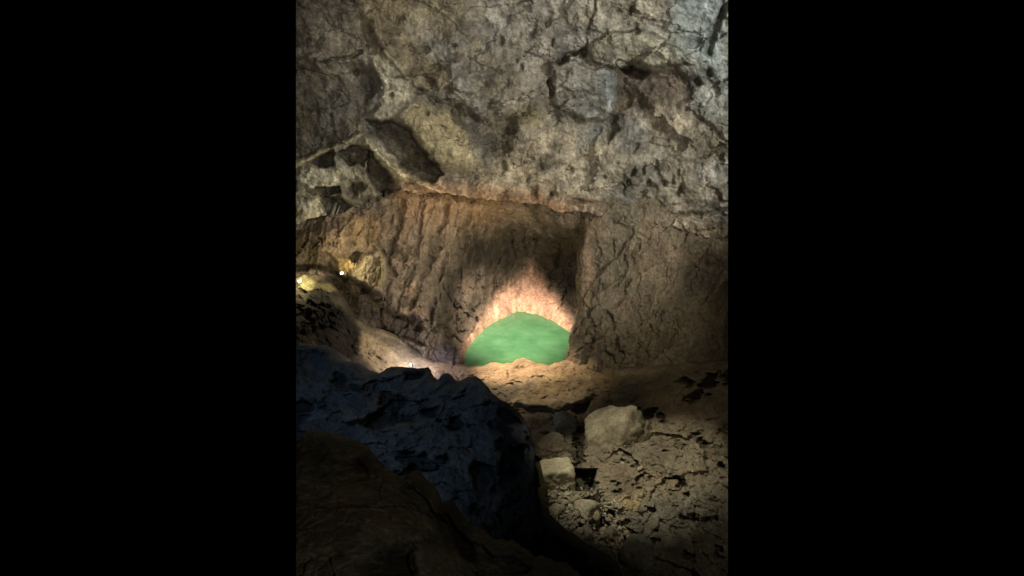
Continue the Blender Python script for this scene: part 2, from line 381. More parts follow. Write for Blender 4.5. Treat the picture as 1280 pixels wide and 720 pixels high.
# ---- B: left wall and the pool niche
ZP = CAM[2] + 45.0 * (F[2] + (360 - 460) * K * U[2])
def pool_d(py):
    return (ZP - CAM[2]) / (F[2] + (360 - np.asarray(py, float)) * K * U[2])
SHORE = curve([(560, 470), (574, 460), (579, 452), (583, 440), (590, 427), (598, 418), (606, 412), (618, 403), (630, 397), (640, 392.5), (650, 390.5), (662, 390.5), (672, 393), (684, 398.5),
               (694, 404), (704, 410), (712, 415), (740, 430), (800, 440)])
def build_niche():
    nx, ny = 420, 330
    xs = np.linspace(X0, 780, nx); ys = np.linspace(205, 500, ny)
    px, py = np.meshgrid(xs, ys)
    base = tps([(370, 290, 44.6), (370, 345, 45.0), (430, 262, 45.2), (430, 345, 45.3), (450, 410, 45.2), (480, 330, 45), (520, 300, 46.0), (520, 440, 45.3), (545, 455, 46), (545, 300, 46.8), (560, 390, 47.4),
                (600, 300, 51), (600, 385, 52), (640, 340, 56), (640, 295, 53), (640, 256, 47.0), (700, 300, 51.5), (715, 285, 47.5), (700, 264, 46.2), (700, 380, 55), (660, 380, 56.5), (760, 350, 56), (760, 275, 48), (570, 248, 46.0), (600, 220, 46), (480, 245, 45.6), (370, 220, 44.5), (700, 220, 46), (720, 320, 55.5)])
    d = base(px, py)
    sh = SHORE(px) + 1.3 * fbm(np.stack([px * 0.11, px * 0, px * 0], -1), 207, 4) * 2 * ss(578, 590, px)
    dsh = pool_d(np.minimum(sh, 470))
    w = ss(0, 45, py - (sh - 45)) * ss(546, 566, px)
    d = lerp(d, dsh - 0.03 * np.clip(sh - py, -60, 60) * -1 * 0.6, w)
    P = at(px, py, d)
    Pw = P + 0.6 * np.stack([fbm(P * 0.5, 211, 3), fbm(P * 0.5, 212, 3), fbm(P * 0.3, 213, 3)], -1)
    # slanted vertical flutes
    Q = Pw.copy(); Q[..., 0] = Pw[..., 0] - 0.22 * Pw[..., 2]
    flute = fbm(Q * np.array([1.15, 0.6, 0.14]), 221, 4); flute2 = fbm(Q * np.array([2.9, 1.0, 0.4]), 225, 3)
    f2, e2 = facets(Q * np.array([0.65, 0.5, 0.42]), 231); f3, e3 = facets(Pw * 1.5, 241)
    knob = np.clip(1.05 - ss(470, 600, px) * 0.8, 0, 1)
    calm = 1 - 0.55 * w
    Qs = P + 0.35 * np.stack([fbm(P * 0.9, 216, 4, .6), fbm(P * 0.9, 217, 4, .6), fbm(P * 0.6, 218, 4, .6)], -1); Qs[..., 0] -= 0.22 * Qs[..., 2]
    f1, e1 = facets(Qs * np.array([0.42, 0.3, 0.20]), 235, 0.3); f5, e5 = facets(Qs * np.array([1.25, 0.9, 0.5]), 236, 0.25)
    disp = calm * (0.55 * flute + 0.9 * f1 * (0.3 + 0.7 * knob) + 0.42 * f2 * knob + 0.30 * f5 + 0.16 * f3 + 0.30 * fbm(P * 0.9, 245, 7, 0.6))
    tint = base_tint(P, np.array((0.24, 0.19, 0.13)), np.array((0.20, 0.168, 0.125)), np.array((0.29, 0.228, 0.155)), 251)
    wx, wy = warp(px, py, P, 4.0, 0.7, 290); w2x, w2y = warp(px, py, P, 2.2, 1.8, 295)
    dark = np.zeros_like(d)
    def dent(m, amp, dk=0.8):
        nonlocal disp, dark
        disp = disp + amp * m; dark = np.maximum(dark, dk * m)
    # warm stained band under the lip
    m = (1 - ss(255, 305, wy)) * ss(480, 510, px) * (1 - ss(600, 660, px)); tint = mixc(tint, (0.40, 0.26, 0.14), 0.8 * m)
    m = ell(wx, wy, 455, 285, 45, 28, -20, 0.3); tint = mixc(tint, (0.40, 0.28, 0.155), 0.7 * m)
    # knob beside the upper lamp, painted pale as lamplit; rounded rib left of it
    m = poly(wx, wy, [(452, 316), (475, 306), (482, 330), (480, 352), (478, 366), (462, 362), (444, 350), (440, 338)], 8); disp -= 0.9 * m; tint = mixc(tint, (0.40, 0.345, 0.215), 0.85 * m)
    m = poly(wx, wy, [(366, 300), (400, 285), (435, 280), (428, 310), (418, 333), (400, 336), (366, 330)], 12); disp -= 0.5 * m; tint = mixc(tint, (0.27, 0.20, 0.125), 0.7 * m)
    m = poly(wx, wy, [(366, 318), (405, 316), (424, 326), (420, 340), (395, 338), (366, 338)], 8); dent(m, 0.6, 0.5)
    dent(pline(w2x, w2y, [(366, 337), (388, 333), (410, 336), (424, 343)], 6), 0.9, 0.85)
    m = poly(wx, wy, [(420, 322), (436, 318), (442, 330), (434, 342), (425, 342)], 5); disp -= 0.3 * m; tint = mixc(tint, (0.5, 0.37, 0.17), 0.9 * m)  # yellow lamp glow painted on the nearby rock
    dent(poly(w2x, w2y, [(438, 320), (448, 314), (454, 316), (448, 328), (441, 330)], 4), 0.9, 0.85)
    # dark undercut below the lamp shelf
    m = poly(wx, wy, [(412, 348), (428, 344), (446, 354), (466, 368), (484, 380), (520, 400), (530, 430), (500, 424), (466, 410), (430, 400), (412, 372)], 12); dent(m, 1.3, 0.72)
    dent(ell(w2x, w2y, 500, 396, 14, 5, 10, 0.3), 0.9, 0.8)
    dent(pline(w2x, w2y, [(425, 404), (450, 412), (480, 418), (510, 434), (522, 444)], 9), 1.0, 0.85)  # shadow under the wall foot, cut in and painted dark
    # groove lines of the flutes
    for pts, wd in [([(545, 300), (535, 330), (520, 365), (510, 400)], 5), ([(557, 320), (551, 350), (545, 385), (540, 405)], 4), ([(503, 250), (498, 280), (487, 315)], 5), ([(560, 250), (556, 285), (545, 310)], 5),
                    ([(530, 255), (524, 290), (520, 320)], 4), ([(588, 270), (580, 305), (574, 350), (570, 380)], 6), ([(668, 255), (670, 280), (666, 310)], 6), ([(703, 305), (701, 330)], 5),
                    ([(600, 380), (596, 400), (590, 424)], 3.5), ([(637, 285), (640, 310), (634, 335)], 6), ([(690, 260), (694, 300), (712, 330)], 6), ([(544, 415), (560, 400), (575, 385)], 5), ([(478, 310), (487, 325), (492, 345)], 4)]:
        dent(pline(wx, wy, pts, wd * 1.3), 0.45, 0.55)
    m = pline(w2x, w2y, [(552, 345), (548, 370), (545, 395), (543, 405)], 4); disp -= 0.5 * m; tint = mixc(tint, (0.38, 0.33, 0.25), 0.8 * m)
    # hollow at the head of the niche, its shade painted into the tint
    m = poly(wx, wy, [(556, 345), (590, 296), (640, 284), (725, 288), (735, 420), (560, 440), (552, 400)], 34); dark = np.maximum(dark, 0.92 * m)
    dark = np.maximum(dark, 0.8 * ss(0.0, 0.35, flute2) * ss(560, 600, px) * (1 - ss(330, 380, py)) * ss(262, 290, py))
    pinkm = poly(lerp(px, wx, .45), lerp(py, wy, .45), [(556, 470), (578, 434), (600, 400), (616, 376), (636, 356), (652, 342), (664, 327), (677, 344), (694, 370), (712, 394), (735, 420), (735, 490), (556, 490)], 20); dark = dark * (1 - pinkm)  # niche shade lifted inside the lamp's painted scallop
    # pink flowstone above the water, the lamp's triangle of light painted in
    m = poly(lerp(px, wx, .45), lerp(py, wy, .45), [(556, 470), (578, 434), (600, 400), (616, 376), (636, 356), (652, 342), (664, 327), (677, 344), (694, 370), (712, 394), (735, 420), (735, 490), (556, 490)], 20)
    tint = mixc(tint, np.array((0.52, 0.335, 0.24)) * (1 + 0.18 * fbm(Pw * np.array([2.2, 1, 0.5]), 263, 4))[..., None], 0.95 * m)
    disp -= 0.0
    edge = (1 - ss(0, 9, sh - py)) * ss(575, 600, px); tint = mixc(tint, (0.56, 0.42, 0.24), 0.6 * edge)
    m = poly(wx, wy, [(540, 450), (560, 432), (576, 438), (574, 465), (545, 462)], 8); tint = mixc(tint, (0.22, 0.19, 0.20), 0.7 * m)
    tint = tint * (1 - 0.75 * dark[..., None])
    keep = 1 - (ss(-22, -2, py - sh)) * ss(572, 585, px)          # the shoreline itself stays level
    d = d + disp * (0.12 + 0.88 * keep)
    d = np.where((py > sh) & (px > 570), np.maximum(d, dsh), d)
    V = at(px, py, d)
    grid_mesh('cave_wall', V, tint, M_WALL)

# ---- C: right buttress
def build_buttress():
    nx, ny = 260, 330
    ys = np.linspace(225, 505, ny)
    xe = curve([(225, 726), (262, 725), (285, 724), (305, 723), (340, 722), (370, 720), (385, 719), (400, 717), (412, 713), (425, 709), (440, 707), (455, 706), (470, 702), (505, 700)])(ys)
    xe = xe + 2.6 * fbm(np.stack([ys * 0.06, ys * 0, ys * 0], -1), 302, 4) * 2
    s = np.linspace(0, 1, nx)
    px = xe[:, None] + (X1 - xe[:, None]) * s[None]; py = np.broadcast_to(ys[:, None], px.shape)
    base = tps([(720, 264, 45.6), (720, 300, 46.6), (720, 360, 47), (708, 450, 45.4), (760, 278, 45.0), (760, 320, 45.8), (760, 400, 45.3), (760, 460, 44.4), (830, 292, 43.9), (830, 330, 44.6), (830, 400, 44.6), (830, 460, 43.5), (910, 302, 43.3), (910, 340, 44.2), (910, 400, 44.6), (910, 460, 43.2), (760, 500, 44.5), (910, 500, 43.5)])
    d = base(px, py)
    d = d + 1.2 * (1 - ss(0, 10, px - xe[:, None])) ** 2
    P = at(px, py, d)
    Pw = P + 0.6 * np.stack([fbm(P * 0.4, 311, 3), fbm(P * 0.4, 312, 3), fbm(P * 0.3, 313, 3)], -1)
    Q = Pw.copy(); Q[..., 0] = Pw[..., 0] - 0.45 * Pw[..., 2]
    flute = fbm(Q * np.array([0.75, 0.5, 0.13]), 321, 4); flute2 = fbm(Q * np.array([2.2, 1.0, 0.42]), 325, 3)
    f3, e3 = facets(Pw * 1.1, 341); f4, _ = facets(Pw * 2.6, 345)
    low = ss(370, 440, py) * (1 - ss(760, 860, px))
    Qs = P + 0.35 * np.stack([fbm(P * 0.9, 316, 4, .6), fbm(P * 0.9, 317, 4, .6), fbm(P * 0.6, 318, 4, .6)], -1); Qs[..., 0] -= 0.45 * Qs[..., 2]
    f1, e1 = facets(Qs * np.array([0.38, 0.3, 0.16]), 335, 0.25); f5, e5 = facets(Qs * np.array([1.1, 0.9, 0.4]), 336, 0.2)
    disp = 0.40 * flute + 0.65 * f1 + 0.24 * f5 + (0.10 + 0.32 * low) * f3 + (0.03 + 0.12 * low) * f4 + 0.34 * fbm(P * 0.9, 347, 7, 0.6)
    tint = base_tint(P, np.array((0.24, 0.205, 0.14)), np.array((0.20, 0.178, 0.125)), np.array((0.26, 0.205, 0.145)), 351)
    w2x, w2y = warp(px, py, P, 2.2, 1.8, 395); w3x, w3y = warp(px, py, P, 5.0, 1.2, 399); wx, wy = warp(px, py, P, 5, .6, 397)
    dark = np.zeros_like(d)
    def dent(m, amp, dk=0.8):
        nonlocal disp, dark
        disp = disp + amp * m; dark = np.maximum(dark, dk * m)
    for pts, wd in [([(782, 325), (778, 342), (771, 357)], 4), ([(790, 345), (784, 358), (779, 371)], 5), ([(752, 350), (742, 372), (730, 395), (724, 405)], 4), ([(832, 392), (824, 408), (820, 420)], 5),
                    ([(800, 300), (794, 320), (792, 330)], 3.5), ([(748, 300), (746, 330)], 3), ([(770, 300), (768, 318)], 3), ([(748, 415), (742, 440), (728, 455)], 6), ([(760, 395), (764, 415)], 4), ([(812, 372), (806, 384)], 4),
                    ([(775, 372), (765, 385)], 3), ([(868, 330), (862, 365)], 6), ([(725, 425), (735, 410), (752, 398)], 3), ([(780, 440), (775, 455)], 4)]:
        dent(pline(w3x, w3y, pts, wd), 0.22, 0.45)
    m = pline(wx, wy, [(727, 290), (730, 340), (728, 380)], 18); tint = mixc(tint, (0.32, 0.235, 0.155), 0.7 * m)
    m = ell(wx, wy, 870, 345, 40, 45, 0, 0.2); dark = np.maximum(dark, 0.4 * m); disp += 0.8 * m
    m = pline(w2x, w2y, [(719, 385), (716, 405), (712, 415)], 4); tint = mixc(tint, (0.45, 0.38, 0.28), 0.9 * m)
    m = poly(wx, wy, [(700, 250), (752, 258), (742, 272), (730, 300), (724, 335), (700, 335)], 22); dark = np.maximum(dark, 0.75 * m)  # upper corner painted dark to merge with the shaded recess
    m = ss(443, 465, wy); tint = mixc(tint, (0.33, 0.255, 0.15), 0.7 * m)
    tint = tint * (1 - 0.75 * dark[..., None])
    d = d + disp
    V = at(px, py, d)
    lead = []; lt = []
    for j in (8, 7, 6, 5, 4, 3, 2, 1):                 # the hidden flank runs back into the niche
        Q2 = V[:, 0].copy(); Q2[:, 1] += 1.25 * j; Q2[:, 0] += 0.30 * j + 0.8 * (1 - math.exp(-j / 2)) * (0.3 + fbm(Q2 * 0.45, 371, 4))
        lead.append(Q2[:, None]); lt.append(tint[:, :1])
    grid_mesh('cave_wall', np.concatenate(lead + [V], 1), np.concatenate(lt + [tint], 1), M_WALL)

# ---- E: floor, rim of the pool and the rubble slope
GD = tps([(370, 345, 44), (370, 440, 38.5), (420, 365, 44.3), (450, 415, 44.2), (450, 465, 40.5), (520, 452, 44.2), (560, 460, 44.3), (640, 462, 44.0), (600, 500, 40.5), (640, 480, 42.5), (700, 465, 43.8), (700, 500, 40.4), (640, 540, 37), (700, 540, 36.4),
          (720, 475, 43), (800, 465, 43), (910, 455, 42.5), (800, 510, 38), (910, 500, 36.5), (760, 570, 32.5), (910, 570, 31.5), (700, 600, 31), (700, 690, 27), (910, 690, 26), (800, 740, 25), (370, 560, 34), (450, 600, 32), (370, 740, 28), (560, 740, 27)])
def build_ground():
    nx, ny = 560, 420
    xs = np.linspace(X0, X1, nx)
    top = curve([(370, 342), (385, 344), (400, 347), (412, 358), (425, 374), (440, 398), (455, 409), (475, 415), (498, 423), (515, 438), (528, 449), (545, 455), (560, 457.5), (575, 459.5), (590, 461), (602, 460), (615, 457), (628, 459),
                 (640, 458), (648, 453), (656, 451), (664, 454), (672, 458), (685, 459), (698, 457), (705, 455), (712, 452), (730, 456), (760, 462), (800, 461), (840, 457), (880, 455), (910, 452)])(xs)
    top = top + 1.5 * fbm(np.stack([xs * 0.08, xs * 0, xs * 0], -1), 402, 4, .6) * 2
    t = np.linspace(0, 1, ny)[:, None]
    px = np.broadcast_to(xs, (ny, nx)); py = top[None] + (760 - top[None]) * t ** 1.15
    d = GD(px, py)
    P = at(px, py, d)
    Pw = P + 0.4 * np.stack([fbm(P * 0.6, 411, 3), fbm(P * 0.6, 412, 3), fbm(P * 0.6, 413, 3)], -1)
    wx, wy = warp(px, py, P, 4, 0.8, 490); w2x, w2y = warp(px, py, P, 2.2, 1.8, 495); w3x, w3y = warp(px, py, P, 5.0, 1.6, 497)
    f1, e1 = facets(Pw * 0.45, 421); f2, e2 = facets(Pw * 1.1, 431); f3, e3 = facets(Pw * 2.7, 441); f4, e4 = facets(Pw * 5.0, 451)
    rub = ss(660, 690, wx) * ss(505, 540, wy)                               # broken ground on the right
    scree = poly(wx, wy, [(664, 608), (700, 612), (740, 606), (775, 622), (790, 650), (810, 690), (740, 720), (660, 720)], 24)
    soft = 1 - rub
    disp = soft * (0.45 * fbm(P * 0.5, 461, 5, .55) + 0.12 * f2 + 0.10 * f3 * ss(-0.1, 0.3, fbm(P * .5, 463, 3)) + 0.14 * fbm(P * 1.8, 465, 5, .6))
    Pr = P + 0.5 * np.stack([fbm(P * 1.3, 414, 4, .6), fbm(P * 1.3, 415, 4, .6), fbm(P * 1.3, 416, 4, .6)], -1); g2, _ = facets(Pr * 1.0, 433, 0.3); g3, _ = facets(Pr * 2.4, 443, 0.4)
    disp += rub * (0.5 * f1 + 0.28 * g2 + 0.15 * g3 + 0.45 * fbm(P * 0.8, 467, 7, 0.62))
    disp += scree * (0.16 * f3 + 0.16 * f4 + 0.14 * (1 - ss(0, .3, e4)) + 0.2 * fbm(P * 2.2, 469, 4, .6))
    disp *= ss(0, 7, py - top[None]) * 0.9 + 0.1
    tint = base_tint(P, np.array((0.24, 0.20, 0.135)), np.array((0.20, 0.175, 0.125)), np.array((0.28, 0.23, 0.15)), 471)
    dark = np.zeros_like(d)
    def dent(m, amp, dk=0.8):
        nonlocal disp, dark
        disp = disp + amp * m; dark = np.maximum(dark, dk * m)
    # pale clay bank round the pool
    m = poly(wx, wy, [(520, 448), (560, 452), (720, 448), (745, 462), (700, 476), (650, 474), (600, 478), (540, 470)], 12); tint = mixc(tint, (0.46, 0.335, 0.215), 0.9 * m)
    m = poly(wx, wy, [(690, 470), (745, 455), (830, 465), (760, 482), (700, 495), (640, 505)], 14); tint = mixc(tint, (0.33, 0.255, 0.14), 0.7 * m)
    m = poly(wx, wy, [(448, 416), (480, 414), (510, 432), (526, 452), (500, 466), (470, 466), (456, 448)], 7); tint = mixc(tint, (0.44, 0.355, 0.215), 0.9 * m)  # patch in the floodlight's beam, painted paler
    m = poly(wx, wy, [(400, 408), (448, 412), (455, 445), (468, 468), (420, 470), (400, 440)], 14); tint = mixc(tint, (0.24, 0.205, 0.15), 0.7 * m)
    m = poly(wx, wy, [(360, 362), (410, 362), (428, 385), (420, 410), (360, 425)], 12); dark = np.maximum(dark, 0.8 * m); disp += 0.5 * m * (f2 + f3 * .5)  # ground past the lit shelf painted dark against the lamp's spill
    m = poly(w2x, w2y, [(366, 348), (372, 345), (408, 353), (420, 360), (414, 368), (396, 362), (366, 360)], 3); disp -= 0.3 * m; tint = mixc(tint, (0.55, 0.49, 0.25), m)  # lamplit rock edge, the yellow light painted into the tint
    m = poly(wx, wy, [(360, 372), (425, 385), (448, 412), (454, 445), (470, 470), (360, 470)], 16); tint = tint * (1 - 0.6 * m[..., None])  # left slope dimmed in the tint, offsetting lamp spill
    m = poly(wx, wy, [(590, 482), (650, 478), (700, 480), (745, 468), (840, 470), (840, 520), (640, 520)], 10); tint = tint * (1 - 0.42 * m[..., None])  # bank face below the lit strip, light falloff painted in
    m = poly(wx, wy, [(396, 346), (424, 354), (446, 400), (452, 432), (440, 450), (400, 440), (384, 366)], 10); tint = tint * (1 - 0.75 * m[..., None])  # strip below the upper lamp painted darker against its light
    # eroded lower lip of the bank
    dent(pline(w2x, w2y, [(634, 462), (634, 471)], 3), 0.2, 0.7)
    m = pline(wx, wy, [(645, 506), (668, 502), (690, 506), (712, 502), (735, 492)], 9); disp -= 0.35 * m; tint = mixc(tint, (0.33, 0.28, 0.18), 0.7 * m)
    dent(pline(wx, wy, [(640, 514), (690, 514), (722, 507), (745, 499)], 10), 0.25, 0.3)
    m = poly(wx, wy, [(722, 490), (770, 480), (830, 478), (806, 505), (775, 520), (736, 530), (716, 515)], 14); dent(m, 0.3, 0.3)
    m = poly(wx, wy, [(640, 512), (724, 510), (736, 530), (728, 560), (700, 545), (660, 556), (640, 550)], 12); dent(m, 0.3, 0.4)  # shadowed ground under the bank, shade put into the tint
    dent(poly(w2x, w2y, [(716, 512), (736, 500), (736, 528), (730, 560), (726, 585), (718, 560)], 6), 0.9, 0.85)
    # gaps between the boulders, cut back and their shade painted dark
    for pts, am in [([(848, 479), (858, 472), (868, 479), (859, 486)], 1.5), ([(874, 476), (888, 466), (901, 467), (899, 480), (886, 489), (877, 485)], 1.8), ([(904, 471), (915, 464), (915, 479), (906, 482)], 1.5), ([(866, 494), (876, 488), (874, 500), (868, 503), (855, 500)], 1.3),
                    ([(786, 517), (800, 513), (818, 512), (822, 520), (812, 528), (800, 534), (790, 526)], 1.6), ([(828, 521), (838, 520), (834, 527), (826, 525)], 1.0), ([(872, 550), (882, 546), (888, 556), (876, 558)], 1.2), ([(898, 580), (906, 576), (908, 588), (898, 587)], 1.2),
                    ([(844, 556), (849, 554), (849, 560), (845, 560)], 0.8), ([(853, 555), (858, 554), (857, 559)], 0.7), ([(797, 596), (804, 590), (804, 600), (799, 606)], 0.9), ([(788, 604), (793, 602), (792, 609)], 0.7), ([(854, 614), (862, 613), (862, 620), (855, 620)], 1.0),
                    ([(676, 575), (690, 570), (714, 574), (726, 580), (722, 588), (700, 584)], 1.0), ([(678, 606), (690, 607), (688, 614), (680, 616)], 1.0), ([(756, 632), (768, 636), (766, 648), (758, 646)], 1.0), ([(738, 652), (752, 650), (760, 660), (754, 670), (744, 664)], 1.2),
                    ([(730, 622), (738, 628), (732, 636), (726, 630)], .8), ([(778, 668), (788, 664), (798, 674), (782, 678)], .8), ([(853, 640), (880, 652), (896, 650), (880, 660), (858, 650)], .6), ([(714, 588), (746, 588), (743, 612), (718, 614)], 1.4), ([(715, 548), (724, 552), (730, 575), (722, 582), (716, 570)], 1.0), ([(656, 566), (672, 572), (690, 586), (676, 590), (660, 580)], .9), ([(808, 597), (814, 596), (814, 602), (808, 602)], .6)]:
        dent(poly(w3x, w3y, pts, 5), am * 0.75, 0.84)
    dent(poly(lerp(px, w2x, .5), lerp(py, w2y, .5), [(713, 586), (745, 587), (742, 613), (714, 615)], 4), 1.6, 0.95)  # square boulder's shadow, sunk into the ground and painted near black
    gaps = ss(0.30, 0.5, fbm(P * 1.6, 481, 3)) * rub; dent(gaps, 0.45, 0.75)
    # washes
    m = ell(wx, wy, 850, 505, 60, 26, 12, 0.3) ; tint = mixc(tint, (0.32, 0.245, 0.15), 0.6 * m)
    m = poly(wx, wy, [(826, 560), (880, 552), (884, 590), (834, 592)], 6); tint = mixc(tint, (0.29, 0.26, 0.17), 0.6 * m); disp -= 0.4 * m
    tint = mixc(tint, (0.36, 0.325, 0.235), 0.75 * scree)
    m = poly(wx, wy, [(770, 632), (910, 600), (910, 760), (760, 760), (790, 690)], 40); tint = mixc(tint, (0.17, 0.165, 0.13), 0.75 * m)  # lower right painted darker where the light falls off
    m = ss(570, 600, wy) * (1 - ss(598, 625, wy)) * ss(740, 780, wx); tint = mixc(tint, (0.24, 0.195, 0.13), 0.6 * m)
    m = poly(w2x, w2y, [(776, 622), (794, 618), (800, 630), (790, 640), (774, 634)], 6); tint = mixc(tint, (0.36, 0.27, 0.14), 0.8 * m)
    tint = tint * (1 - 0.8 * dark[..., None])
    d = d + disp
    V = at(px, py, d)
    rows = []; rt = []
    for j in (6, 5, 4, 3, 2, 1):
        Q = V[0].copy(); Q[:, 1] += 0.8 * j; Q[:, 2] -= 0.02 * j + 0.16 * j * j; rows.append(Q[None]); rt.append(tint[:1])
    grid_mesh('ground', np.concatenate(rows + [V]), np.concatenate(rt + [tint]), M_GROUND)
    return d, px, py

# ---- F, G: the unlit slopes close to the viewer
def build_slope(name, x1, top_pts, ctrl, seed, tints, nx, ny, amps, jag, back, end_shade=0.0):
    xs = np.linspace(X0, x1, nx)
    top = curve(top_pts)(xs) + jag * fbm(np.stack([xs * 0.07, xs * 0, xs * 0], -1), seed, 4) * 2
    t = np.linspace(0, 1, ny)[:, None]
    px = np.broadcast_to(xs, (ny, nx)); py = top[None] + (np.maximum(790, top + 30)[None] - top[None]) * t ** 1.1
    d = tps(ctrl)(px, py); P = at(px, py, d)
    Pw = P + 0.5 * np.stack([fbm(P * 0.5, seed + 1, 3), fbm(P * 0.5, seed + 2, 3), fbm(P * 0.5, seed + 3, 3)], -1)
    f1, e1 = facets(Pw * 0.4, seed + 11); f2, e2 = facets(Pw * np.array([1.1, 1.1, 0.6]), seed + 21); f3, e3 = facets(P * 2.6 + 0.4 * (Pw - P), seed + 31, 0.35)
    fl = fbm(Pw * np.array([2.2, 1.0, 0.45]), seed + 41, 4)
    hol = ss(0.12, 0.42, fbm(Pw * np.array([0.8, 0.6, 0.42]), seed + 51, 3))
    disp = amps[0] * f1 + amps[1] * f2 + amps[2] * f3 + amps[3] * fl + amps[4] * hol + 1.6 * amps[2] * fbm(P * 1.2, seed + 55, 7, 0.64)
    disp *= ss(0, 8, py - top[None]) * 0.8 + 0.2
    tint = base_tint(P, *tints, seed + 61)
    tint = tint * (1 - 0.6 * hol[..., None])
    tint = tint * (1 - end_shade * ss(600, 650, px))[..., None]  # right end painted darker so its rim looks unlit
    V = at(px, py, d + disp)
    rows = []; rt = []
    for j in (6, 5, 4, 3, 2, 1):
        Q = V[0].copy(); Q[:, 1] += back * j; Q[:, 2] -= 0.1 * j + 0.12 * back * j * j; rows.append(Q[None]); rt.append(tint[:1])
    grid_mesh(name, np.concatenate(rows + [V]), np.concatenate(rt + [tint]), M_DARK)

build_roof(); build_niche(); build_buttress()
_gd, _gpx, _gpy = build_ground()
def ground_d(x, y, spread=0.0):
    """distance of the finished ground at a survey point"""
    i = int(round((x - X0) / (X1 - X0) * (_gd.shape[1] - 1))); i = min(max(i, 0), _gd.shape[1] - 1)
    j = int(np.argmin(np.abs(_gpy[:, i] - y))); k = max(1, int(spread))
    return float(np.median(_gd[max(0, j - k):j + k + 1, max(0, i - k):i + k + 1]))
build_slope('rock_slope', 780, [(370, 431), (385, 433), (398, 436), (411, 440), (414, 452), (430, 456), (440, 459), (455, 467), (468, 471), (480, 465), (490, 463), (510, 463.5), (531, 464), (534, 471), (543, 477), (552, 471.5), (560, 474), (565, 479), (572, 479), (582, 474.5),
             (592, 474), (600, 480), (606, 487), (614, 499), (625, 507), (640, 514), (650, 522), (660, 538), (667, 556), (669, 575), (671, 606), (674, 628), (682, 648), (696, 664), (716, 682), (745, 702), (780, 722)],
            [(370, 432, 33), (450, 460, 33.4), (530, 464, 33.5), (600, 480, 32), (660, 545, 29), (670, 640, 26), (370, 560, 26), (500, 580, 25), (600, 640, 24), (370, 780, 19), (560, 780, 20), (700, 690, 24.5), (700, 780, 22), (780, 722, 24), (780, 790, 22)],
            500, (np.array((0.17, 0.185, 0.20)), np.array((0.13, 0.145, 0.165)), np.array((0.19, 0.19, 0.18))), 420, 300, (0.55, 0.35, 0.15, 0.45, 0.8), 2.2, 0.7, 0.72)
build_slope('rock_slope', 730, [(370, 549), (400, 551), (425, 556), (440, 563), (450, 577), (462, 590), (478, 596), (488, 602), (500, 604), (508, 600), (516, 602), (524, 612), (536, 624), (545, 638), (560, 642), (572, 660), (590, 672), (620, 688), (660, 705), (700, 722), (730, 735)],
            [(370, 550, 14), (450, 580, 13.5), (530, 620, 13), (600, 680, 12.5), (730, 735, 12), (370, 780, 9), (560, 780, 9), (730, 790, 10.5), (430, 680, 10.6)],
            600, (np.array((0.22, 0.19, 0.13)), np.array((0.17, 0.16, 0.13)), np.array((0.26, 0.21, 0.12))), 360, 240, (0.6, 0.22, 0.12, 0.0, 0.4), 5.0, 0.4)

# ---- pool
def build_pool():
    nx, ny = 60, 60
    xs = np.linspace(-3.75, 8.0, nx)
    y0 = float(at(640, 468, pool_d(468))[1]) ; y1 = float(at(640, 380, pool_d(380))[1])
    ys = np.linspace(y1, y0, ny)
    gx, gy = np.meshgrid(xs, ys)
    V = np.stack([gx, gy, np.full_like(gx, ZP)], -1)
    grid_mesh('water', V, np.ones(V.shape) * 0.3, water_material())
build_pool()

# ------------------------------------------------------------------ boulders and stones
def rock_bm(seed, scale, blocky=0.0, sub=4, rough=0.05, planes=16):
    r = random.Random(seed)
    bm = bmesh.new(); bmesh.ops.create_icosphere(bm, subdivisions=sub, radius=1.0)
    ns = []
    if blocky:
        for ax in ((1, 0, 0), (-1, 0, 0), (0, 1, 0), (0, -1, 0), (0, 0, 1), (0, 0, -1)):
            n = Vector(ax) + Vector((r.uniform(-.12, .12), r.uniform(-.12, .12), r.uniform(-.12, .12))); ns.append((n.normalized(), r.uniform(0.72, 0.85)))
    for _ in range(planes if not blocky else 6):
        n = Vector((r.gauss(0, 1), r.gauss(0, 1), r.gauss(0, 1))).normalized(); ns.append((n, r.uniform(0.68, 1.0) if not blocky else r.uniform(0.95, 1.1)))
    co = np.array([v.co for v in bm.verts])
    n1 = fbm(co * 2.2 + seed * 3.1, seed, 4); n2 = fbm(co * 6.0 + seed, seed + 9, 3)
    fa, _ = facets(co * 1.9 + seed * 1.7, seed + 13, 0.3); fb, _ = facets(co * 4.5 + seed * 2.7, seed + 17, 0.3)
    for i, v in enumerate(bm.verts):
        dd = v.co.normalized(); k = 1.25
        for n, h in ns:
            c = n.dot(dd)
            if c > 1e-3: k = min(k, h / c)
        k *= 1 + rough * 1.3 * n1[i] + rough * n2[i] + rough * 1.6 * fa[i] + rough * 0.8 * fb[i]
        v.co = Vector((dd.x * k * scale[0], dd.y * k * scale[1], dd.z * k * scale[2]))
    for f in bm.faces: f.smooth = True
    return bm

def rock_object(name, bm, tint):
    me = bpy.data.meshes.new(name); bm.to_mesh(me); bm.free()
    a = me.attributes.new('tint', 'FLOAT_COLOR', 'POINT')
    n = len(me.vertices); co = np.array([v.co for v in me.vertices]); m = 1 + 0.2 * fbm(co * 1.6 + len(name), 3, 3)
    c = np.ones((n, 4), np.float32); c[:, :3] = np.array(tint)[None] * m[:, None]
    a.data.foreach_set('color', c.reshape(-1))
    me.materials.append(M_GROUND)
    o = bpy.data.objects.new(name, me); col.objects.link(o); return o

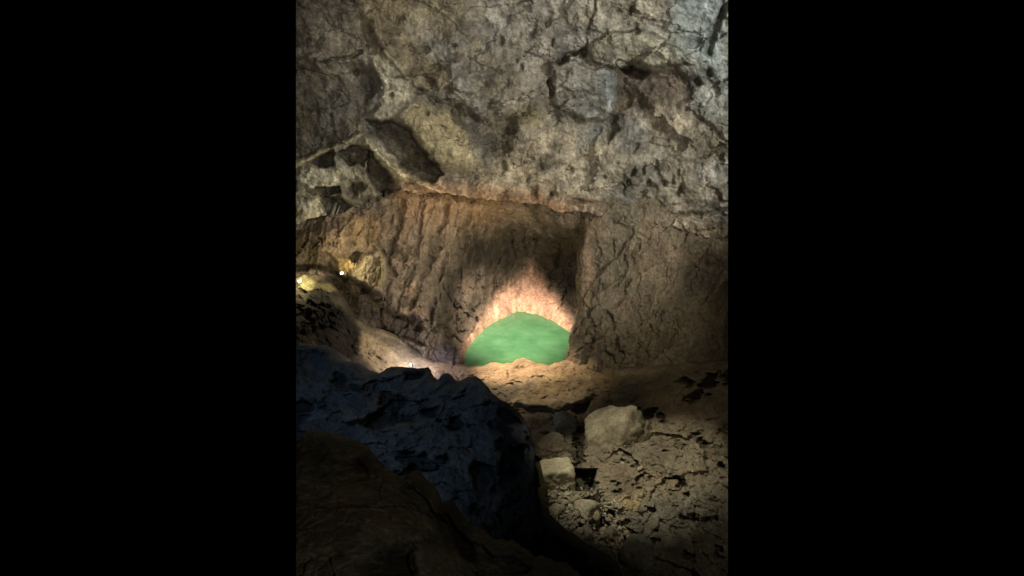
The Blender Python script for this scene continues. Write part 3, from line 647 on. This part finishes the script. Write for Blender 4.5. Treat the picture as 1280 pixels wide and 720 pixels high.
def boulder(px, py, wpx, hpx, label, tint, seed, blocky=0.0, rot=0.0, push=0.35, dpx=None, sub=5, rough=0.05, cat='boulder', name='boulder', tilt=0.0):
    d = ground_d(px, py, wpx * 0.3)
    s = d * K
    sx, sz = wpx * s / 2, hpx * s / 2 * 1.05; sy = (dpx or wpx) * s / 2
    o = rock_object(name, rock_bm(seed, (sx / 0.85, sy / 0.85, sz / 0.85), blocky, sub, rough), tint)
    o.location = at(px, py, d - sy * push); o.rotation_euler = (0, math.radians(tilt), rot)
    o['label'] = label; o['category'] = cat
    return o

boulder(768, 546, 76, 58, 'large pale rounded boulder left of the black hollow, biggest on the rubble slope', (0.27, 0.235, 0.155), 3, rot=0.5, tilt=-12, rough=0.05, push=0.25)
boulder(694, 596, 46, 37, 'pale yellowish square-cut boulder with a black shadowed gap at its right side', (0.43, 0.385, 0.245), 12, blocky=1, rot=0.12, dpx=34, rough=0.045, push=0.8)
boulder(667, 601, 16, 22, 'small pale boulder at the shadow edge, left of the square-cut boulder', (0.33, 0.29, 0.19), 51, rot=0.3, rough=0.08, sub=4, push=.6)
boulder(672, 626, 16, 26, 'narrow pale boulder at the shadow edge below the small pale one', (0.32, 0.28, 0.185), 58, rot=0.7, rough=0.08, sub=4, push=.6)
boulder(692, 561, 38, 24, 'dim brown boulder above the square-cut boulder, left of the largest boulder', (0.17, 0.14, 0.09), 64, rot=0.4, rough=0.08)
boulder(706, 530, 30, 34, 'dim grey rock standing under the lip of the clay bank', (0.17, 0.165, 0.14), 72, rot=1.1, rough=0.06, push=0.2)
boulder(736, 636, 26, 18, 'pale tilted slab boulder in the middle of the lit rubble', (0.40, 0.36, 0.25), 77, rot=0.4, rough=0.07, sub=4, tilt=20, push=.6)
boulder(797, 690, 36, 30, 'dim grey-green boulder at the foot of the rubble', (0.22, 0.22, 0.17), 97, rot=0.8, rough=0.07, push=0.3)

protos = [rock_bm(200 + i, (1, rng.uniform(.7, 1), rng.uniform(.6, .9)), 0.0, 3, 0.06, 12) for i in range(7)]
PT = [(0.40, 0.36, 0.25), (0.34, 0.30, 0.205), (0.47, 0.44, 0.34), (0.30, 0.25, 0.16), (0.37, 0.31, 0.2), (0.42, 0.38, 0.27), (0.28, 0.26, 0.19)]
pm = []
first = []
for i, bm_ in enumerate(protos):
    o = rock_object('stone', bm_, PT[i]); first.append(o)
used = [False] * 7
def stone(px, py, size, label, group, k):
    o = first[k]
    if used[k]:
        o = first[k].copy(); col.objects.link(o)
    used[k] = True
    d = ground_d(px, py, size * 0.35); r = size * d * K / 2
    o.location = at(px, py, d - r * 0.6); o.scale = (r, r, r)
    o.rotation_euler = (rng.uniform(-.5, .5), rng.uniform(-.5, .5), rng.uniform(0, 6.28))
    o['label'] = label; o['category'] = 'stone'; o['group'] = group
    return o
SC = [(672, 612), (700, 616), (742, 610), (770, 624), (782, 650), (800, 686), (745, 690), (700, 668), (678, 640)]
def inside(x, y, pts):
    c = False
    for k in range(len(pts)):
        x1, y1 = pts[k]; x2, y2 = pts[k - 1]
        if (y1 > y) != (y2 > y) and x < (x2 - x1) * (y - y1) / (y2 - y1) + x1: c = not c
    return c
n = 0; pts_ = []
while n < 210:
    x, y = rng.uniform(664, 806), rng.uniform(606, 696)
    if not inside(x, y, SC): continue
    sz = min(15, 3.0 + rng.expovariate(1 / 2.8))
    if any((x - a) ** 2 + (y - b) ** 2 < (0.4 * (sz + c)) ** 2 for a, b, c in pts_) and rng.random() < 0.85: continue
    pts_.append((x, y, sz)); n += 1
    stone(x, y, sz, 'pale angular stone in the lit rubble heap below the square-cut boulder', 'stones of the lit rubble heap', rng.randrange(7))
for _ in range(80):
    x, y = rng.uniform(735, 900), rng.uniform(540, 700)
    stone(x, y, 2.5 + rng.expovariate(1 / 2.0), 'small stone lying loose on the brown slope right of the rubble heap', 'loose stones on the right slope', rng.choice((1, 3, 4, 6)))
for x, y, s, k, l in [(778, 579, 6, 2, 'white pebble on the brown slope under the largest boulder'), (788, 678, 9, 2, 'palest stone at the lower edge of the rubble heap')]:
    o = stone(x, y, s, l, 'x', k); del o['group']

# ------------------------------------------------------------------ floodlights
M_BODY = simple('lamp_grey_metal', (0.12, 0.12, 0.12), 0.5, 0.6)
M_LENS = simple('lamp_lens', (0.9, 0.9, 0.9), 0.3, 0, (1.0, 0.95, 0.9), 6.0)
M_LENSY = simple('lamp_lens_dim', (0.9, 0.9, 0.8), 0.3, 0, (1.0, 0.97, 0.75), 4.0)
def lamp(loc, size, yaw, tilt, label, lens):
    root = bpy.data.objects.new('floodlight', None); col.objects.link(root)
    root.location = loc; root['label'] = label; root['category'] = 'floodlight'; root['group'] = 'floodlights in the cave'
    def part(name, bm, m, par):
        me = bpy.data.meshes.new(name); bm.to_mesh(me); bm.free(); me.materials.append(m)
        o = bpy.data.objects.new(name, me); col.objects.link(o); o.parent = par; return o
    rot = Matrix.Rotation(yaw, 4, 'Z') @ Matrix.Rotation(tilt, 4, 'X')
    def box(sx, sy, sz, c, bev=0.02, M=rot):
        bm = bmesh.new(); bmesh.ops.create_cube(bm, size=1.0)
        bmesh.ops.scale(bm, vec=(sx, sy, sz), verts=bm.verts)
        bmesh.ops.bevel(bm, geom=bm.edges[:], offset=bev * size, segments=2, affect='EDGES')
        bmesh.ops.translate(bm, vec=c, verts=bm.verts); bmesh.ops.transform(bm, matrix=M, verts=bm.verts); return bm
    s = size
    bm = box(s, 0.32 * s, 0.72 * s, (0, 0, 0))
    for k in range(5):
        b2 = box(0.04 * s, 0.14 * s, 0.6 * s, ((-0.32 + 0.16 * k) * s, 0.22 * s, 0), 0.005)
        me = bpy.data.meshes.new('t'); b2.to_mesh(me); b2.free(); bm.from_mesh(me); bpy.data.meshes.remove(me)
    h = part('housing', bm, M_BODY, root)
    part('lens', box(0.86 * s, 0.05 * s, 0.58 * s, (0, -0.17 * s, 0), 0.01), lens, root)
    yaw_m = Matrix.Rotation(yaw, 4, 'Z')
    bm = box(0.05 * s, 0.10 * s, 0.62 * s, (-0.55 * s, 0, -0.28 * s), 0.01, yaw_m)
    for bb in (box(0.05 * s, 0.10 * s, 0.62 * s, (0.55 * s, 0, -0.28 * s), 0.01, yaw_m), box(1.16 * s, 0.12 * s, 0.05 * s, (0, 0, -0.60 * s), 0.01, yaw_m)):
        me = bpy.data.meshes.new('t'); bb.to_mesh(me); bb.free(); bm.from_mesh(me); bpy.data.meshes.remove(me)
    part('bracket', bm, M_BODY, root)
L1 = at(427, 341.5, 43.2); L2 = at(374, 351.5, 42.6); L3 = at(514, 456, 42.6)
lamp(L1, 0.24, 0.7, -0.35, 'white glowing floodlight on the rock shelf beside the yellow lit knob', M_LENS)
lamp(L2, 0.30, 1.0, -0.2, 'yellowish floodlight at the far left edge of the rock shelf', M_LENSY)
lamp(L3, 0.26, -0.9, -0.3, 'white glowing floodlight on the clay bank left of the green pool', M_LENS)

# ------------------------------------------------------------------ lights
w = bpy.data.worlds.new('World'); scene.world = w; w.use_nodes = True
w.node_tree.nodes['Background'].inputs['Color'].default_value = (0, 0, 0, 1)
w.node_tree.nodes['Background'].inputs['Strength'].default_value = 0.0

def spot(name, loc, target, energy, cone, blend, colr, radius=0.3):
    ld = bpy.data.lights.new(name, 'SPOT'); ld.energy = energy; ld.spot_size = math.radians(cone); ld.spot_blend = blend
    ld.color = colr; ld.shadow_soft_size = radius
    o = bpy.data.objects.new(name, ld); col.objects.link(o)
    o.location = loc; o.rotation_euler = (Vector(target) - Vector(loc)).to_track_quat('-Z', 'Y').to_euler(); return o
def point(name, loc, energy, colr, radius=0.15):
    ld = bpy.data.lights.new(name, 'POINT'); ld.energy = energy; ld.color = colr; ld.shadow_soft_size = radius
    o = bpy.data.objects.new(name, ld); col.objects.link(o); o.location = loc; return o

# roof: main beam from the right of the viewer, an added softer fill from the left below
spot('spot_light', (17, 13, 27), at(710, 150, 41), 26000, 58, 0.6, (1.0, 0.945, 0.88), 0.9)
spot('spot_light', (-2, 6, 25), at(635, 140, 42), 21000, 52, 0.7, (1.0, 0.95, 0.89), 2.5)
spot('spot_light', (15, 22, 29), at(885, 60, 37), 6000, 60, 0.9, (0.66, 0.86, 1.0), 0.5)
# walls either side of the niche, raked from the right so that the buttress shades the recess
spot('spot_light', (22, 30, 21), at(465, 315, 46), 17500, 26, 0.8, (1.0, 0.93, 0.80), 0.4)
spot('spot_light', (17, 20, 22), at(775, 365, 45), 6500, 36, 1.0, (1.0, 0.90, 0.74), 0.4)
spot('spot_light', at(500, 452, 42.3), at(575, 262, 47), 1600, 62, 0.9, (1.0, 0.76, 0.54), 0.2)  # warm uplight added below the lip
spot('spot_light', at(720, 452, 41.5), at(670, 262, 46), 1300, 56, 1.0, (1.0, 0.78, 0.56), 0.2)  # second added uplight, brightens the niche top
# pool lamp, high under the roof
spot('spot_light', (-0.6, 44.3, 15.2), (0.2, 47.2, ZP), 21000, 72, 0.8, (1.0, 0.82, 0.68), 0.25)
spot('spot_light', at(600, 330, 43.2), at(655, 462, 44), 7000, 62, 0.9, (1.0, 0.79, 0.56), 0.25)  # extra unseen spot added to brighten the bank
# rubble slope beam, high on the left of the viewer
spot('spot_light', (-5, 20.5, 32), at(788, 582, 31.5), 27000, 22.5, 0.8, (1.0, 0.95, 0.80), 0.2)
# added unseen fills for the near slopes and right ground, faint
spot('spot_light', (-9, 10, 27), at(480, 508, 29), 3000, 48, 1.0, (0.40, 0.64, 1.0), 3.0)
spot('spot_light', (2, 1, 24), at(400, 620, 11), 380, 56, 1.0, (1.0, 0.96, 0.82), 0.6)
spot('spot_light', (6, 4, 30), at(880, 500, 32), 3600, 44, 1.0, (1.0, 0.92, 0.72), 0.6)
# beam of the floodlight on the bank, thrown across the clay to the left
spot('spot_light', L3 + np.array((2.2, -0.3, 2.8)), at(484, 440, 42.3), 620, 46, 0.15, (1.0, 0.80, 0.58), 0.1)
# light spilling from the three floodlights
point('point_light', L1 + np.array((0.35, -0.2, 0.9)), 300, (1.0, 0.85, 0.55))
point('point_light', L2 + np.array((0.5, -0.35, 0.45)), 130, (1.0, 0.92, 0.6))
point('point_light', L3 + np.array((0.5, 0.3, 0.6)), 330, (0.88, 0.82, 1.0))

# ------------------------------------------------------------------ render
scene.render.engine = 'CYCLES'
scene.cycles.use_denoising = True
scene.cycles.max_bounces = 5; scene.cycles.diffuse_bounces = 3
scene.view_settings.view_transform = 'Standard'; scene.view_settings.look = 'None'
scene.view_settings.exposure = 0; scene.view_settings.gamma = 1
